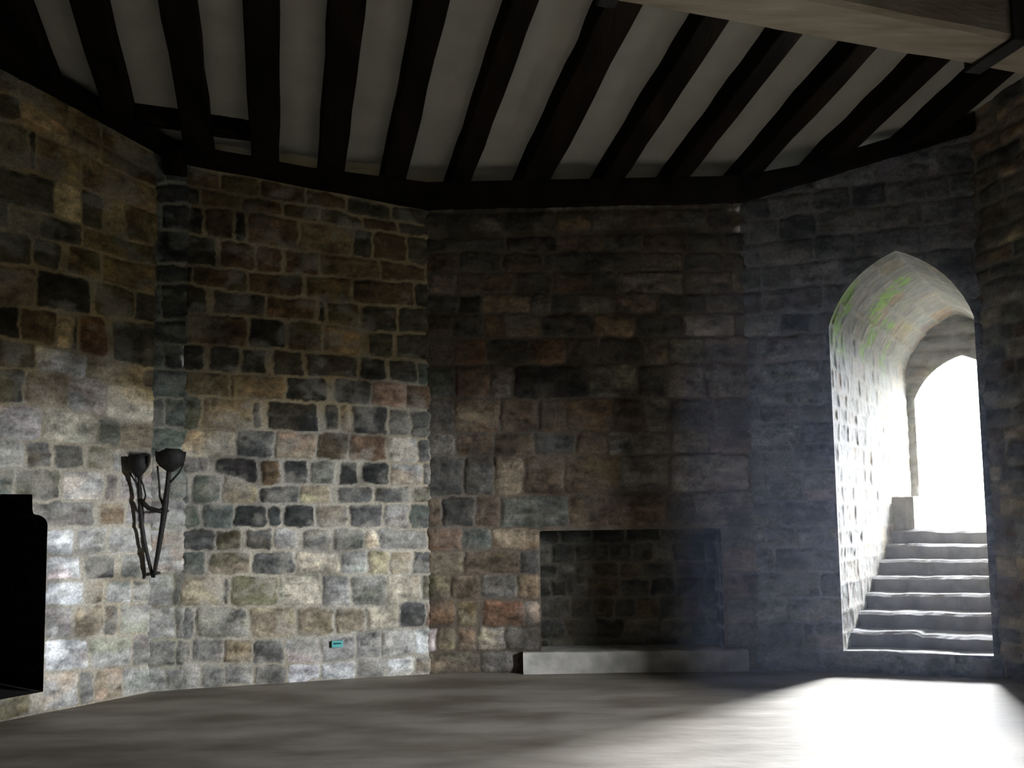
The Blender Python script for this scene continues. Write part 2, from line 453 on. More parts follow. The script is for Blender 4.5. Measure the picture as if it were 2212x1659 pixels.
STONES = {
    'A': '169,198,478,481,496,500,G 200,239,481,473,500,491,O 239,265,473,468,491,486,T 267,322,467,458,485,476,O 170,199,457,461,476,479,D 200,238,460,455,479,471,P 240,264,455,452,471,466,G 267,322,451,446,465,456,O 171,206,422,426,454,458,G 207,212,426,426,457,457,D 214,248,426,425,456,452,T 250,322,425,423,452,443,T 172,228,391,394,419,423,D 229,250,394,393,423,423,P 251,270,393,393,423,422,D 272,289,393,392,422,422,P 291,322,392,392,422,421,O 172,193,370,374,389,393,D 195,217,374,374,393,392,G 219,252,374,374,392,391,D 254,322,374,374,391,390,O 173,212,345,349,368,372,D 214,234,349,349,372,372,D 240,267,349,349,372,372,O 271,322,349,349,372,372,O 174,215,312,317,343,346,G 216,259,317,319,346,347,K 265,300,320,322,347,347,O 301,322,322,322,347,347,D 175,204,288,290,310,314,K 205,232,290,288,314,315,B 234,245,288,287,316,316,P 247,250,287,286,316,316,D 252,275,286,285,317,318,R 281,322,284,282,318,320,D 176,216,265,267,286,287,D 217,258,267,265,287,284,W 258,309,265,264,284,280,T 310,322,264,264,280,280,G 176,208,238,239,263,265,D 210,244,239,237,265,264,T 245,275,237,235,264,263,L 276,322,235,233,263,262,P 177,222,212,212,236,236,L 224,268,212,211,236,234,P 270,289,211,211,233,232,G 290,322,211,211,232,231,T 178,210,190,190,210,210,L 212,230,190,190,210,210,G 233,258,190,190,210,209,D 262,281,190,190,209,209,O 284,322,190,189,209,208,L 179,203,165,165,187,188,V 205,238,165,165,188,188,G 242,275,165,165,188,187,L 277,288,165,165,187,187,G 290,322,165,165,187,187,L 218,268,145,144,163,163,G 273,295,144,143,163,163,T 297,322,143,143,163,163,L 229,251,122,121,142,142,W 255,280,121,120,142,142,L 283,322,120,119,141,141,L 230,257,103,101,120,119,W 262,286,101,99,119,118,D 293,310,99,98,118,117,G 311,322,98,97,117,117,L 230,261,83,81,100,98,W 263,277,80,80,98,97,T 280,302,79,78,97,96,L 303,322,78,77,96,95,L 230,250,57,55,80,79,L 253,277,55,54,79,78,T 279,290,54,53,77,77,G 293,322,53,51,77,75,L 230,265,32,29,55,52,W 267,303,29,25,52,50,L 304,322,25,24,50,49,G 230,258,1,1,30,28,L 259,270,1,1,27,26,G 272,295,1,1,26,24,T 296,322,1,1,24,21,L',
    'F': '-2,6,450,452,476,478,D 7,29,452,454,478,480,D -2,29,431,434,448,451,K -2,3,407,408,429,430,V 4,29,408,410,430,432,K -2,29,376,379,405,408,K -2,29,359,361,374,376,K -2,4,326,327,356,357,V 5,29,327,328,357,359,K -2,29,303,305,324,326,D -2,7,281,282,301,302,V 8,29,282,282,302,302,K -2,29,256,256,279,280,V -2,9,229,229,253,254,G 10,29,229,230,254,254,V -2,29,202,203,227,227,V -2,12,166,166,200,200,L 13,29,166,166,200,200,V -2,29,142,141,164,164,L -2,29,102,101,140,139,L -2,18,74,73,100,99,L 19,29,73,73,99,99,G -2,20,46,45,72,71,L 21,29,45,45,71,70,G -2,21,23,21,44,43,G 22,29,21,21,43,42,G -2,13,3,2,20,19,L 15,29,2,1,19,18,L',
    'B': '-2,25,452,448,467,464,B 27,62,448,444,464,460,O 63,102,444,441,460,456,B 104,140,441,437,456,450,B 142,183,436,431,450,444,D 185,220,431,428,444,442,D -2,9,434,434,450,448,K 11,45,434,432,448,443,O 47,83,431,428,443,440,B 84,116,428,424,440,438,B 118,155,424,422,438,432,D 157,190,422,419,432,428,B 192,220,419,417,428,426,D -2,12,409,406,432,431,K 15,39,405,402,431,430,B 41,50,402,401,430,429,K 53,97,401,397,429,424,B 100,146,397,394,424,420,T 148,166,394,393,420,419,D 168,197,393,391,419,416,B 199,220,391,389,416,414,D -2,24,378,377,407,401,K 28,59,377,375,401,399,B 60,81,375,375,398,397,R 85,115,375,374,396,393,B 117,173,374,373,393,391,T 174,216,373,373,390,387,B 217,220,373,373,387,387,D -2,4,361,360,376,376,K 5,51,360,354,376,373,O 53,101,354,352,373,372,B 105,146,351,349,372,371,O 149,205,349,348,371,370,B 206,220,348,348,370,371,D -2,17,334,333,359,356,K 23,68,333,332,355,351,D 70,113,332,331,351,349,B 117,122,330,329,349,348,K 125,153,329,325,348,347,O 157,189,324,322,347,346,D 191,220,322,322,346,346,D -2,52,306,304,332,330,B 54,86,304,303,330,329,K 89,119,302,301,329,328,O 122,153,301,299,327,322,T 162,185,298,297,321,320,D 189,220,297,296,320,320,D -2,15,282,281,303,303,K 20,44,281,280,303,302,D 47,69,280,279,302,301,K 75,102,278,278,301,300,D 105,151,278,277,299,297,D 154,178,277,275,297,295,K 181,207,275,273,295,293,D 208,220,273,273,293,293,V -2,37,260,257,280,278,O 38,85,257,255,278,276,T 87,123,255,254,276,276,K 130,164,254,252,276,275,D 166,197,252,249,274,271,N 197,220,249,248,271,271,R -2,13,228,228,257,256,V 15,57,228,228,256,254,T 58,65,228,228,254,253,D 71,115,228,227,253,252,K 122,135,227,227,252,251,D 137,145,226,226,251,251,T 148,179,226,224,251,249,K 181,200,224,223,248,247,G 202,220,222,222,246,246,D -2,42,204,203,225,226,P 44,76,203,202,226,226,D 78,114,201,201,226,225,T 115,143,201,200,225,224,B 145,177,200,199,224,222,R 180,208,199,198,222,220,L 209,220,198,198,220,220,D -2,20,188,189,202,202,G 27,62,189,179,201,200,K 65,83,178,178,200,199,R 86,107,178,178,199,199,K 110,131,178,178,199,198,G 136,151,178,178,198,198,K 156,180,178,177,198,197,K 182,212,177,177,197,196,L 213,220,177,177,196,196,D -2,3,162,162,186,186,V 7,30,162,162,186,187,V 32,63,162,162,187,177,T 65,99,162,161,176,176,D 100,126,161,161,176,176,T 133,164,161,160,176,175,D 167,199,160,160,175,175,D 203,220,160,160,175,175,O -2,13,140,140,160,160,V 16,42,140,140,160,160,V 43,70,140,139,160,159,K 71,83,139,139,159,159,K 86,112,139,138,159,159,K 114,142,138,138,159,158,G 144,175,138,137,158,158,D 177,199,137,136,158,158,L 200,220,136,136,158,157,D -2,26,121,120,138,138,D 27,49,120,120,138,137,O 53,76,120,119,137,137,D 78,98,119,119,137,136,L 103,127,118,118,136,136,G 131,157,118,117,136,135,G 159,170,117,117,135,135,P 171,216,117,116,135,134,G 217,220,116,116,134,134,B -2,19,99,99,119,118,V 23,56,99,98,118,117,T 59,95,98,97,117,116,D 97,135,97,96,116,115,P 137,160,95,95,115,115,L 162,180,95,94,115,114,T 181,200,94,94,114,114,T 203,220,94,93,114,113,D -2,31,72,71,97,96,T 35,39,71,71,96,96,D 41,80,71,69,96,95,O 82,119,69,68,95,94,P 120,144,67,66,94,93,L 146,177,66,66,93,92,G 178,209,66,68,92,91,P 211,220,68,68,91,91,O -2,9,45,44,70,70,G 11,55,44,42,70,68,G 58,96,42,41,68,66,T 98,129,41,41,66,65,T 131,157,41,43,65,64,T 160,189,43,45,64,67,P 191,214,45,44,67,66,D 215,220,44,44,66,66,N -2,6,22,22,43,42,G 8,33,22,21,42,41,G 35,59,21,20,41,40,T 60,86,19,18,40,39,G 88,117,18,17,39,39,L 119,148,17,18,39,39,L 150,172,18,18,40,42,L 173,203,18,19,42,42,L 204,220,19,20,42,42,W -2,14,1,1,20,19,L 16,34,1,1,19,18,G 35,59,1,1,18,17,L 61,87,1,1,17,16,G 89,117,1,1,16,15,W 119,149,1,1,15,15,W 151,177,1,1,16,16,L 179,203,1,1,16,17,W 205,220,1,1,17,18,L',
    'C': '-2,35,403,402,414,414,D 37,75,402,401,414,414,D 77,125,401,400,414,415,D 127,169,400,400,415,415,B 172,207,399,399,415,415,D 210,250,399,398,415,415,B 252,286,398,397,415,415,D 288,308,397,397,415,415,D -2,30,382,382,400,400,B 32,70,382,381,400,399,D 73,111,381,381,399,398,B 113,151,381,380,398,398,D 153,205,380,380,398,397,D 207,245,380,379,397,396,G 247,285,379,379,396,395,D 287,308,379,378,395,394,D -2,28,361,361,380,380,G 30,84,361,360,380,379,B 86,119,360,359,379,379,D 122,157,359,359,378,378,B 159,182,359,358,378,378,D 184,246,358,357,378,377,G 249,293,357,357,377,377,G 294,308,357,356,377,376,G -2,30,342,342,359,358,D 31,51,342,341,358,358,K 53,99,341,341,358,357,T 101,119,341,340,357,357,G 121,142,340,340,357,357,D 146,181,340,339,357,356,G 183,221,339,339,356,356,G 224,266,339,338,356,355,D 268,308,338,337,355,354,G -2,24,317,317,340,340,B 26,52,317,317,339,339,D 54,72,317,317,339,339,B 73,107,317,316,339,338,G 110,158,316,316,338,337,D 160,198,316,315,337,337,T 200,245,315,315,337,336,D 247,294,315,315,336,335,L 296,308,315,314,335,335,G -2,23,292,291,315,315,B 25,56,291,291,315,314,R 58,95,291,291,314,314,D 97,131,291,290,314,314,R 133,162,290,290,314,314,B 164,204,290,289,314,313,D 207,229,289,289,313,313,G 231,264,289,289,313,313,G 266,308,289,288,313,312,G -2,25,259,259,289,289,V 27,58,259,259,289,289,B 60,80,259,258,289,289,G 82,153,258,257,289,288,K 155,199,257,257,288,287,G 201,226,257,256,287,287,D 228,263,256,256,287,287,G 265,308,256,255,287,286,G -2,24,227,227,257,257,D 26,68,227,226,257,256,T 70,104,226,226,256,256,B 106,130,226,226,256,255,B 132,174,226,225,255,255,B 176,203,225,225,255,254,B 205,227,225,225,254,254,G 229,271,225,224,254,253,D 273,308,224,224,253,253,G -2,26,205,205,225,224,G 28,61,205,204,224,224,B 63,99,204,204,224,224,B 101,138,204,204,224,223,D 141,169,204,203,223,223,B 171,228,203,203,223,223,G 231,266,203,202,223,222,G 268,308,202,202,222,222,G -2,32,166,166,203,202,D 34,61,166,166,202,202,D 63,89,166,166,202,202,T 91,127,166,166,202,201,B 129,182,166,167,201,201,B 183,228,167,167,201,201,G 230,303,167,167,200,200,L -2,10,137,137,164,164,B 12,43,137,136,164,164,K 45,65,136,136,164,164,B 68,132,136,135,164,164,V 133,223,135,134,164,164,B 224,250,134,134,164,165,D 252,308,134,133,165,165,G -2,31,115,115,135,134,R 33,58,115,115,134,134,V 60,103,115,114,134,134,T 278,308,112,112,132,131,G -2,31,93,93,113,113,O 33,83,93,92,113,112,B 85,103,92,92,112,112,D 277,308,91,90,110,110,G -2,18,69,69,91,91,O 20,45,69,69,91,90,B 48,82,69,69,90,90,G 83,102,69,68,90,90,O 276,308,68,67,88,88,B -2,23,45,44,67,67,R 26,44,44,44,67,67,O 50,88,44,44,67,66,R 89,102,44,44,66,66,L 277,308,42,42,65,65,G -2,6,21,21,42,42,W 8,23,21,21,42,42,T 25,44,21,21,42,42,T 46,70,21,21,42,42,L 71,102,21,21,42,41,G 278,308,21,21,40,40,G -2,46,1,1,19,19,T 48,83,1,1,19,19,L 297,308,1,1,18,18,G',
}


# ---------------------------------------------------------------- floor and ceiling
def plan_poly(grow=0.25):
    names = ['a0', 'a1', 'f1', 'b1', 'c1', 'd1', 'e1', 'g1', 'h1', 'i1', 'j1', 'k1', 'l1']
    P = [Vector(PTS[n]) for n in names]
    c = sum(P, Vector((0, 0))) / len(P)
    return [(p + (p - c).normalized() * grow) for p in P]


def grid_plane(name, zf, m, step=.12, under=False):
    x = np.arange(-6.6, 6.6, step); y = np.arange(-2.0, 9.6, step)
    X, Y = np.meshgrid(x, y)
    pl = [(p.x, p.y) for p in plan_poly(1.1 if under else .35)]
    ins = in_poly(X, Y, pl)
    Z = zf(X, Y)
    nu, nv = len(x), len(y)
    idx = np.arange(nu * nv).reshape(nv, nu)
    q = np.stack([idx[:-1, :-1], idx[:-1, 1:], idx[1:, 1:], idx[1:, :-1]], -1).reshape(-1, 4)
    q = q[ins.ravel()[q].any(1)]
    if under: q = q[:, ::-1]
    used = np.unique(q); rm = -np.ones(nu * nv, int); rm[used] = np.arange(len(used))
    V = np.stack([X, Y, Z], -1).reshape(-1, 3)[used]
    me = bpy.data.meshes.new(name)
    me.from_pydata(V.tolist(), [], rm[q].tolist())
    me.update()
    return link_mesh(name, me, m)


floor = grid_plane('floor', lambda X, Y: (fbm(X * .9 + 4, Y * .9, 1, 3) - .5) * .015 + (fbm(X * 4, Y * 4, 2, 2) - .5) * .006, M_FLOOR)
tag(floor, 'worn grey-brown floor of the tower room', kind='structure')
DJ = .2
ceil_ = grid_plane('ceiling', lambda X, Y: 4.65 + CEIL_S * (8.2 - Y) + DJ + (fbm(X * 2.3 + 9, Y * 2.3, 3, 3) - .5) * .05, M_PLASTER, .06, True)
tag(ceil_, 'off-white lime plaster between the dark joists', kind='structure')

# ---------------------------------------------------------------- walls
ZT = {'a0': 5.25, 'a1': 4.77, 'f1': 4.70, 'b1': 4.43, 'c1': 4.44, 'd1': 4.83}   # where the stone stops under the timber plate
CELL = .013


def wall(name, a, b, stones, cell=CELL, hole=None, top=None, mortar=(.36, .345, .315), seed=1, tint=(1, 1, 1), relief=.016, ext=.02, ochre=0.0):
    A = Vector((*PTS[a], 0)); B = Vector((*PTS[b], 0))
    d = (B - A); L = d.length; d.normalize()
    n = Vector((d.y, -d.x, 0))       # into the room (walls run clockwise seen from above)
    u = np.arange(-ext, L + ext + cell, cell)
    v = np.arange(-.03, (top or 5.3) + cell, cell)
    head = (ZT[a] + .07, ZT[b] + .07, L) if a in ZT and b in ZT else None
    o = masonry(name, flat_pos(A, d, (0, 0, 1), n, head), u, v, stones, M_STONE, mortar, hole, relief, seed, tint=tint, ochre=ochre)
    tag(o, None, None, None, 'structure')
    return o, A, d, n, L


# doorway outlines in wall coordinates (u along the wall, v = height)
def shouldered():
    l, r, z0 = 1.76, 2.30, .165
    pts = [(l, z0), (r, z0), (r, 1.45)]
    for k in range(1, 6):
        t = k / 5 * math.pi / 2
        pts.append((r - .11 + .11 * math.cos(t) , 1.45 + .085 * math.sin(t)))
    pts += [(2.18, 1.575), (2.176, 1.69), (1.93, 1.69), (1.928, 1.575)]
    for k in range(0, 6):
        t = math.pi / 2 + k / 5 * math.pi / 2
        pts.append((l + .11 + .11 * math.cos(t), 1.45 + .085 * math.sin(t)))
    return pts


def pointed(l, r, z0, spring, apex, n=10, bulge=.12):
    c = (l + r) / 2
    pts = [(l, z0), (r, z0), (r, spring)]
    for k in range(1, n + 1):
        t = k / n
        x = r + (c - r) * t; z = spring + (apex - spring) * t
        nx, nz = (apex - spring), (r - c)
        ln = math.hypot(nx, nz); o = 4 * bulge * t * (1 - t) * ln
        pts.append((x + nx / ln * o, z + nz / ln * o))
    for k in range(n - 1, -1, -1):
        q = pts[3 + k - 1] if k > 0 else (r, spring)
        pts.append((2 * c - q[0], q[1]))
    return pts


def world(A, d, u, v):
    return (A.x + d.x * u, A.y + d.y * u, v)


def reveal(name, A, d, outline, ddir, depth, tones, seed, kind='structure', cell=.02, label=None, flip=1, moss=None, mortar=(.4, .39, .36), tint=(1, 1, 1), sect=None):
    """The inside faces of an opening: the outline (u,v list, bottom edge left out) swept into the wall."""
    line = []
    for i in range(len(outline) - 1):
        p, q = outline[i], outline[i + 1]
        k = max(1, int(math.hypot(q[0] - p[0], q[1] - p[1]) / .05))
        for j in range(k):
            line.append((p[0] + (q[0] - p[0]) * j / k, p[1] + (q[1] - p[1]) * j / k))
    line.append(outline[-1])
    f, L = arc_pos([world(A, d, *p) for p in line], ddir, flip)
    u = np.linspace(0, L, max(3, int(L / cell)))
    v = np.linspace(0, depth, max(3, int(depth / cell)))
    # courses run into the wall: stones long in V, stacked in U
    st = []
    rr = random.Random(seed)
    a = 0
    while a < L:
        h = rr.uniform(.13, .25); b = -rr.uniform(0, .3)
        while b < depth:
            w = rr.uniform(.22, .5)
            st.append([a + .01, a + h - .01, b + .01, b + .01, b + w - .01, b + w - .01, rr.choice(tones)])
            b += w
        a += h
    o = masonry(name, f, u, v, st, M_STONE, mortar, None, .012, seed, fade_u=False, fade_v0=True, moss=moss, tint=tint, amp=.7)
    tag(o, label, None, None, kind)
    return o


# left wall with the shouldered doorway
SH = shouldered()
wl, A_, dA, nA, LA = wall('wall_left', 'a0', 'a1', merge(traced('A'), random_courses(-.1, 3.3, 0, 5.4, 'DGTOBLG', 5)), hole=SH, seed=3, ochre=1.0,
                          mortar=(.38, .355, .30))
reveal('door_1', A_, dA, SH[1:] + SH[:1], -nA, 1.1, 'DDG', 8, label='dark shouldered doorway in the left wall', tint=(.08, .08, .08), cell=.03, flip=-1)  # stone tinted almost black to imitate an unlit passage
# passage floor and end behind it, near-black in place of missing light
pb = [A_ + dA * 1.5 - nA * 1.1, A_ + dA * 2.6 - nA * 1.1]
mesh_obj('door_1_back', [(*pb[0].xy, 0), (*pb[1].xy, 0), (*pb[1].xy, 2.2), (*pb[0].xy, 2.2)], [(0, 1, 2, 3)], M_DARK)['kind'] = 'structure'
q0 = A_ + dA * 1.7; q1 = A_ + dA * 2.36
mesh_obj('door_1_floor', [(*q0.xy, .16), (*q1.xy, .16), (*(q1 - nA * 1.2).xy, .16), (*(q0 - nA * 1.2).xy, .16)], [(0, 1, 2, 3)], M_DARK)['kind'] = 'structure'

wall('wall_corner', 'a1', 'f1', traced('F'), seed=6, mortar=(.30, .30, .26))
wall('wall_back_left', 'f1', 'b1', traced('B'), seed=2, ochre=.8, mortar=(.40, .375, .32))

# back wall with the fireplace-like recess
NICHE = [(1.04, .195), (2.745, .195), (2.745, 1.311), (1.04, 1.311)]
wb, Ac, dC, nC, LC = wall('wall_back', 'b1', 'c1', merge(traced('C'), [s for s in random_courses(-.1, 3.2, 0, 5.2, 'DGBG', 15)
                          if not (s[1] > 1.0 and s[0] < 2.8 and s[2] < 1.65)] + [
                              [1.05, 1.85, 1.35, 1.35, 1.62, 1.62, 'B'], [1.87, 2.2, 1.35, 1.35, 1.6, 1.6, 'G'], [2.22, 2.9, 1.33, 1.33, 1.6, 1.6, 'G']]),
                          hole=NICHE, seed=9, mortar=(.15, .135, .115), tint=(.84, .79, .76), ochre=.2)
ND = .34
reveal('trim_1', Ac, dC, [NICHE[0], NICHE[3], NICHE[2], NICHE[1]], -nC, ND, 'DGD', 21, label='sides and top of the square recess', tint=(.6, .6, .6))  # sides and top tinted down for the shade in the recess
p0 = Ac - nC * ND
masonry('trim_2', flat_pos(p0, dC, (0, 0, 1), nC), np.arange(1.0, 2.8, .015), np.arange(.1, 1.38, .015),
        random_courses(1.0, 2.8, .1, 1.4, 'DGKDGB', 33, .1, .2, .15, .35), M_STONE, (.20, .19, .17), seed=13, tint=(.62, .6, .56))['kind'] = 'structure'  # back tinted darker to imitate shade inside the recess
bpy.data.objects['trim_2']['label'] = 'rubble back of the square recess, darkened to imitate its shade'
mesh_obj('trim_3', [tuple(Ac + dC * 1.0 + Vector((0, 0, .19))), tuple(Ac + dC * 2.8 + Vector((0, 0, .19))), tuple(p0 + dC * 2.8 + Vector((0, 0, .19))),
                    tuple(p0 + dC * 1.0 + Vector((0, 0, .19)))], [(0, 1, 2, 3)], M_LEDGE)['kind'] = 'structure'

# right-hand wall with the pointed stair door
ARCH = pointed(.741, 1.955, .19, 3.17, 3.83)
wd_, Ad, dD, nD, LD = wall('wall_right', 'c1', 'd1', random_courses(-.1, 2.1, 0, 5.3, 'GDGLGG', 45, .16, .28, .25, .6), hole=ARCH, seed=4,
                           mortar=(.30, .29, .28), tint=(.90, .95, 1.12))  # cool pale tint puts the door's bluish glow into the stone colour


def moss_f(U, V):
    a = np.clip((fbm(U * 2.2 + 1, V * 2.0 + 4, 5, 3) - .53) * 9, 0, 1) * (fbm(U * 25, V * 25, 2, 3) > .42)
    return a * np.clip((U - 2.7) / .2, 0, 1) * np.clip((4.9 - U) / .2, 0, 1) * (V < 2.2) * .85


# sweep, left jamb first, over the head and down the right jamb
line = [ARCH[0]] + list(reversed(ARCH[1:]))
reveal('door_2', Ad, dD, line, PDIR, PLEN, 'LGLTGL', 51, label='pale stone sides and vault of the stair passage', moss=moss_f, cell=.018, tint=(.66, .65, .62))
# end wall of the passage with a lower pointed opening to the daylight
E0 = Ad + PDIR * PLEN
OUT = pointed(.82, 1.92, 1.1, 2.8, 3.32)
me_w = masonry('door_3', flat_pos(E0, dD, (0, 0, 1), nD), np.arange(.3, 2.4, .03), np.arange(-.1, 4.2, .03), random_courses(.3, 2.4, -.1, 4.2, 'GLG', 61),
               M_STONE, (.35, .34, .32), OUT, seed=8)
tag(me_w, 'grey stone frame of the outer doorway', None, None, 'structure')
reveal('door_4', E0, dD, [OUT[0]] + list(reversed(OUT[1:])), PDIR, .35, 'LGL', 71, label='outer doorway reveal', cell=.03)
oc = E0 + dD * 1.36 + PDIR * .36 + Vector((0, 0, 2.3))
portal('stair_door_sky', oc, -PDIR, 1.25, 2.7)

# walls out of the picture, closing the room
for nm, a, b, sd in (('wall_east', 'd1', 'e1', 81), ('wall_southeast', 'g1', 'h1', 82), ('wall_south_1', 'h1', 'i1', 83), ('wall_south_2', 'i1', 'j1', 84),
                     ('wall_south_3', 'j1', 'k1', 85), ('wall_southwest', 'k1', 'l1', 86), ('wall_west', 'l1', 'a0', 87)):
    wall(nm, a, b, random_courses(-.2, 4.4, 0, 7.2, 'DGBDGT', sd), cell=.02 if nm == 'wall_east' else .07, top=7.0, seed=sd, mortar=(.2, .19, .17))
# above the timber plates: plain masonry closing the wall heads
for nm, a, b in (('wall_head_1', 'a0', 'a1'), ('wall_head_2', 'a1', 'f1'), ('wall_head_3', 'f1', 'b1'), ('wall_head_4', 'b1', 'c1'), ('wall_head_5', 'c1', 'd1')):
    A = Vector((*PTS[a], 0)); B = Vector((*PTS[b], 0)); d = (B - A).normalized(); n = Vector((d.y, -d.x, 0)); A = A - n * .8 - d * .5; B = B - n * .8 + d * .5
    mesh_obj(nm, [(*A.xy, 4.1), (*B.xy, 4.1), (*B.xy, 7), (*A.xy, 7), (*(A + n * .78).xy, 4.1), (*(B + n * .78).xy, 4.1)], [(0, 1, 2, 3), (0, 1, 5, 4)], M_DARK)['kind'] = 'structure'

# window wall at the right, out of the picture: the loop that lights the left-hand walls
WA = Vector((*PTS['e1'], 0)); WB = Vector((*PTS['g1'], 0))
WIN = pointed(.97, 1.95, 1.15, 2.5, 3.0)
ww, Aw, dW, nW, LW = wall('wall_window', 'e1', 'g1', random_courses(-.2, 3, 0, 7.2, 'DGBDGT', 91), cell=.03, hole=WIN, top=7.0, seed=12, mortar=(.2, .19, .17))
WDIR = Vector((.83, -.56, 0)).normalized()
WDEP = 1.9
reveal('window_1', Aw, dW, [WIN[0]] + list(reversed(WIN[1:])), WDIR, WDEP, 'GLG', 95, label='deep window embrasure', cell=.04)
s0 = Aw + dW * .85; s1 = Aw + dW * 2.05
mesh_obj('window_1_sill', [(*s0.xy, 1.15), (*s1.xy, 1.15), (*(s1 + WDIR * WDEP).xy, 1.15), (*(s0 + WDIR * WDEP).xy, 1.15)], [(0, 1, 2, 3)], M_LEDGE)['kind'] = 'structure'
WO = pointed(.97, 1.50, 1.15, 2.6, 2.9)
tag(masonry('window_1_frame', flat_pos(Aw + WDIR * WDEP, dW, (0, 0, 1), nW), np.arange(.5, 2.6, .03), np.arange(.8, 3.4, .03), random_courses(.5, 2.6, .8, 3.4, 'GLG', 62),
            M_STONE, (.35, .34, .32), WO, seed=8), None, None, None, 'structure')
portal('window_sky', Aw + dW * 1.21 + WDIR * (WDEP + .04) + Vector((0, 0, 2.02)), -WDIR, .62, 1.85)

# unseen dark shells in the wall thickness, added to stop sky light leaking in
def backing(name, A, d, n, u0, u1, off0, off1, z0, z1):
    c = [A + d * u0 - n * off0, A + d * u1 - n * off0, A + d * u1 - n * off1, A + d * u0 - n * off1]
    vs = [(*p.xy, z0) for p in c] + [(*p.xy, z1) for p in c]
    o = mesh_obj(name, vs, [(3, 2, 1, 0), (4, 5, 6, 7), (1, 2, 6, 5), (2, 3, 7, 6), (3, 0, 4, 7)], M_DARK)
    tag(o, None, None, None, 'structure')


def sweep_shell(name, A, d, n, outline, ddir, depth, grow=.08):
    cx = sum(p[0] for p in outline) / len(outline); cz = sum(p[1] for p in outline) / len(outline)
    pts = []
    for u_, z_ in outline:
        w = Vector((u_ - cx, z_ - cz)); w = w + w.normalized() * grow
        pts.append(A + d * (cx + w.x) + Vector((0, 0, cz + w.y)) - n * .03)
    k = len(pts)
    vs = [tuple(p) for p in pts] + [tuple(p + ddir * depth) for p in pts]
    o = mesh_obj(name, vs, [(i, (i + 1) % k, k + (i + 1) % k, k + i) for i in range(k)], M_DARK)
    tag(o, None, None, None, 'structure')


sweep_shell('light_seal_3', Ad, dD, nD, ARCH, PDIR, PLEN + .1)
sweep_shell('light_seal_4', Aw, dW, nW, WIN, WDIR, WDEP)
backing('light_seal_1', Ac, dC, nC, .95, 2.85, .03, .55, -.1, 1.5)
backing('light_seal_2', A_, dA, nA, 1.5, 2.6, .03, 1.5, -.1, 2.2)

# ---------------------------------------------------------------- stairs in the passage
pn = Vector((-PDIR.y, PDIR.x, 0))
stair = empty('stone_staircase', tuple(Ad + dD * 1.35 + Vector((0, 0, .03))), 'worn grey stone steps climbing out through the pointed doorway', 'stairs')
NS = 8
RISE = .148


def rough_block(name, corners, z0, z1, m, parent=None, seed=0, bev=.012, nlong=26, wear=.012, drop=0, nose=.012):
    """A worn block: four plan corners (front-left, front-right, back-right, back-left), dented along its top front edge."""
    rr = random.Random(seed)
    fl, fr, br, bl = [Vector(c) for c in corners]
    vs = []; fs = []
    for i in range(nlong + 1):
        t = i / nlong
        f = fl.lerp(fr, t); b = bl.lerp(br, t)
        nrm = (f - b).normalized()
        w1 = (float(fbm(t * 7 + seed * 3.7, seed * 1.3, 1, 3)) - .5) * 2.6 * wear + rr.uniform(-.2, .2) * wear
        w2 = (float(fbm(t * 5 + seed * 5.1, seed * 2.3, 2, 3)) - .55) * 2.4 * wear + rr.uniform(-.1, .1) * wear
        if drop and t > drop: w2 -= .028
        vs += [(f.x + nrm.x * w1, f.y + nrm.y * w1, z0), (f.x + nrm.x * w1, f.y + nrm.y * w1, z1 + w2 - nose * .7), (f.x - nrm.x * nose, f.y - nrm.y * nose, z1 + w2), (b.x, b.y, z1 + w2 * .3), (b.x, b.y, z0)]
    k = 5
    for i in range(nlong):
        a = i * k; b = a + k
        for j in range(k):
            j2 = (j + 1) % k
            fs.append((a + j, b + j, b + j2, a + j2))
    fs.append(tuple(range(k))); fs.append(tuple(reversed(range(nlong * k, nlong * k + k))))
    me = bpy.data.meshes.new(name)
    me.from_pydata(vs, [], fs)
    me.update()
    return link_mesh(name, me, m, parent, smooth=False)


for k in range(NS):
    t = k * .30
    zt = .19 + RISE * k
    dep = .34 if k < NS - 1 else 1.4
    l = Ad + dD * (.70 if k else .735) + PDIR * t
    r = Ad + dD * (1.99 if k else 1.96) + PDIR * t
    if k == 0:
        l = l - nD * .0; r = r - nD * .0
    rough_block('step', (l.xy, r.xy, (r + PDIR * dep).xy, (l + PDIR * dep).xy), max(0.0, zt - RISE - .03) if k else 0.0, zt, M_STEP, stair, 40 + k, wear=.018, nose=.035, drop=.47 if k == 1 else 0)
# block at the head of the stairs
hb = Ad + dD * .70 + PDIR * (NS * .30 - .15)
rb = rough_block('stone_block', (hb.xy, (hb + dD * .25).xy, (hb + dD * .25 + PDIR * .35).xy, (hb + PDIR * .35).xy), .19 + RISE * (NS - 1) + .002, 1.60, M_LEDGE, None, 5, nlong=6, wear=.006)
tag(rb, 'squared grey stone block standing at the head of the stairs against the passage wall', 'stone block')
# ground outside
g = Ad + PDIR * (PLEN - .1)
gz = .19 + RISE * (NS - 1) - .01
gp = [g + dD * -1.5, g + dD * 4.0, g + dD * 4.0 + PDIR * 9, g + dD * -1.5 + PDIR * 9]
mesh_obj('ground_outside', [(*p.xy, gz) for p in gp], [(0, 1, 2, 3)], M_TURF)['kind'] = 'structure'
ob = Ad + dD * 1.45 + PDIR * 5.5
oo = rough_block('stone_bench', (ob.xy, (ob + dD * 1.6).xy, (ob + dD * 1.6 + PDIR * .5).xy, (ob + PDIR * .5).xy), gz, gz + .28, M_STEP, None, 9)
tag(oo, 'low stone kerb outside in the glare beyond the steps', 'kerb')

# ---------------------------------------------------------------- ledge under the recess
def wpt(A, d, n, u, off):
    p = A + d * u + n * off
    return p.xy


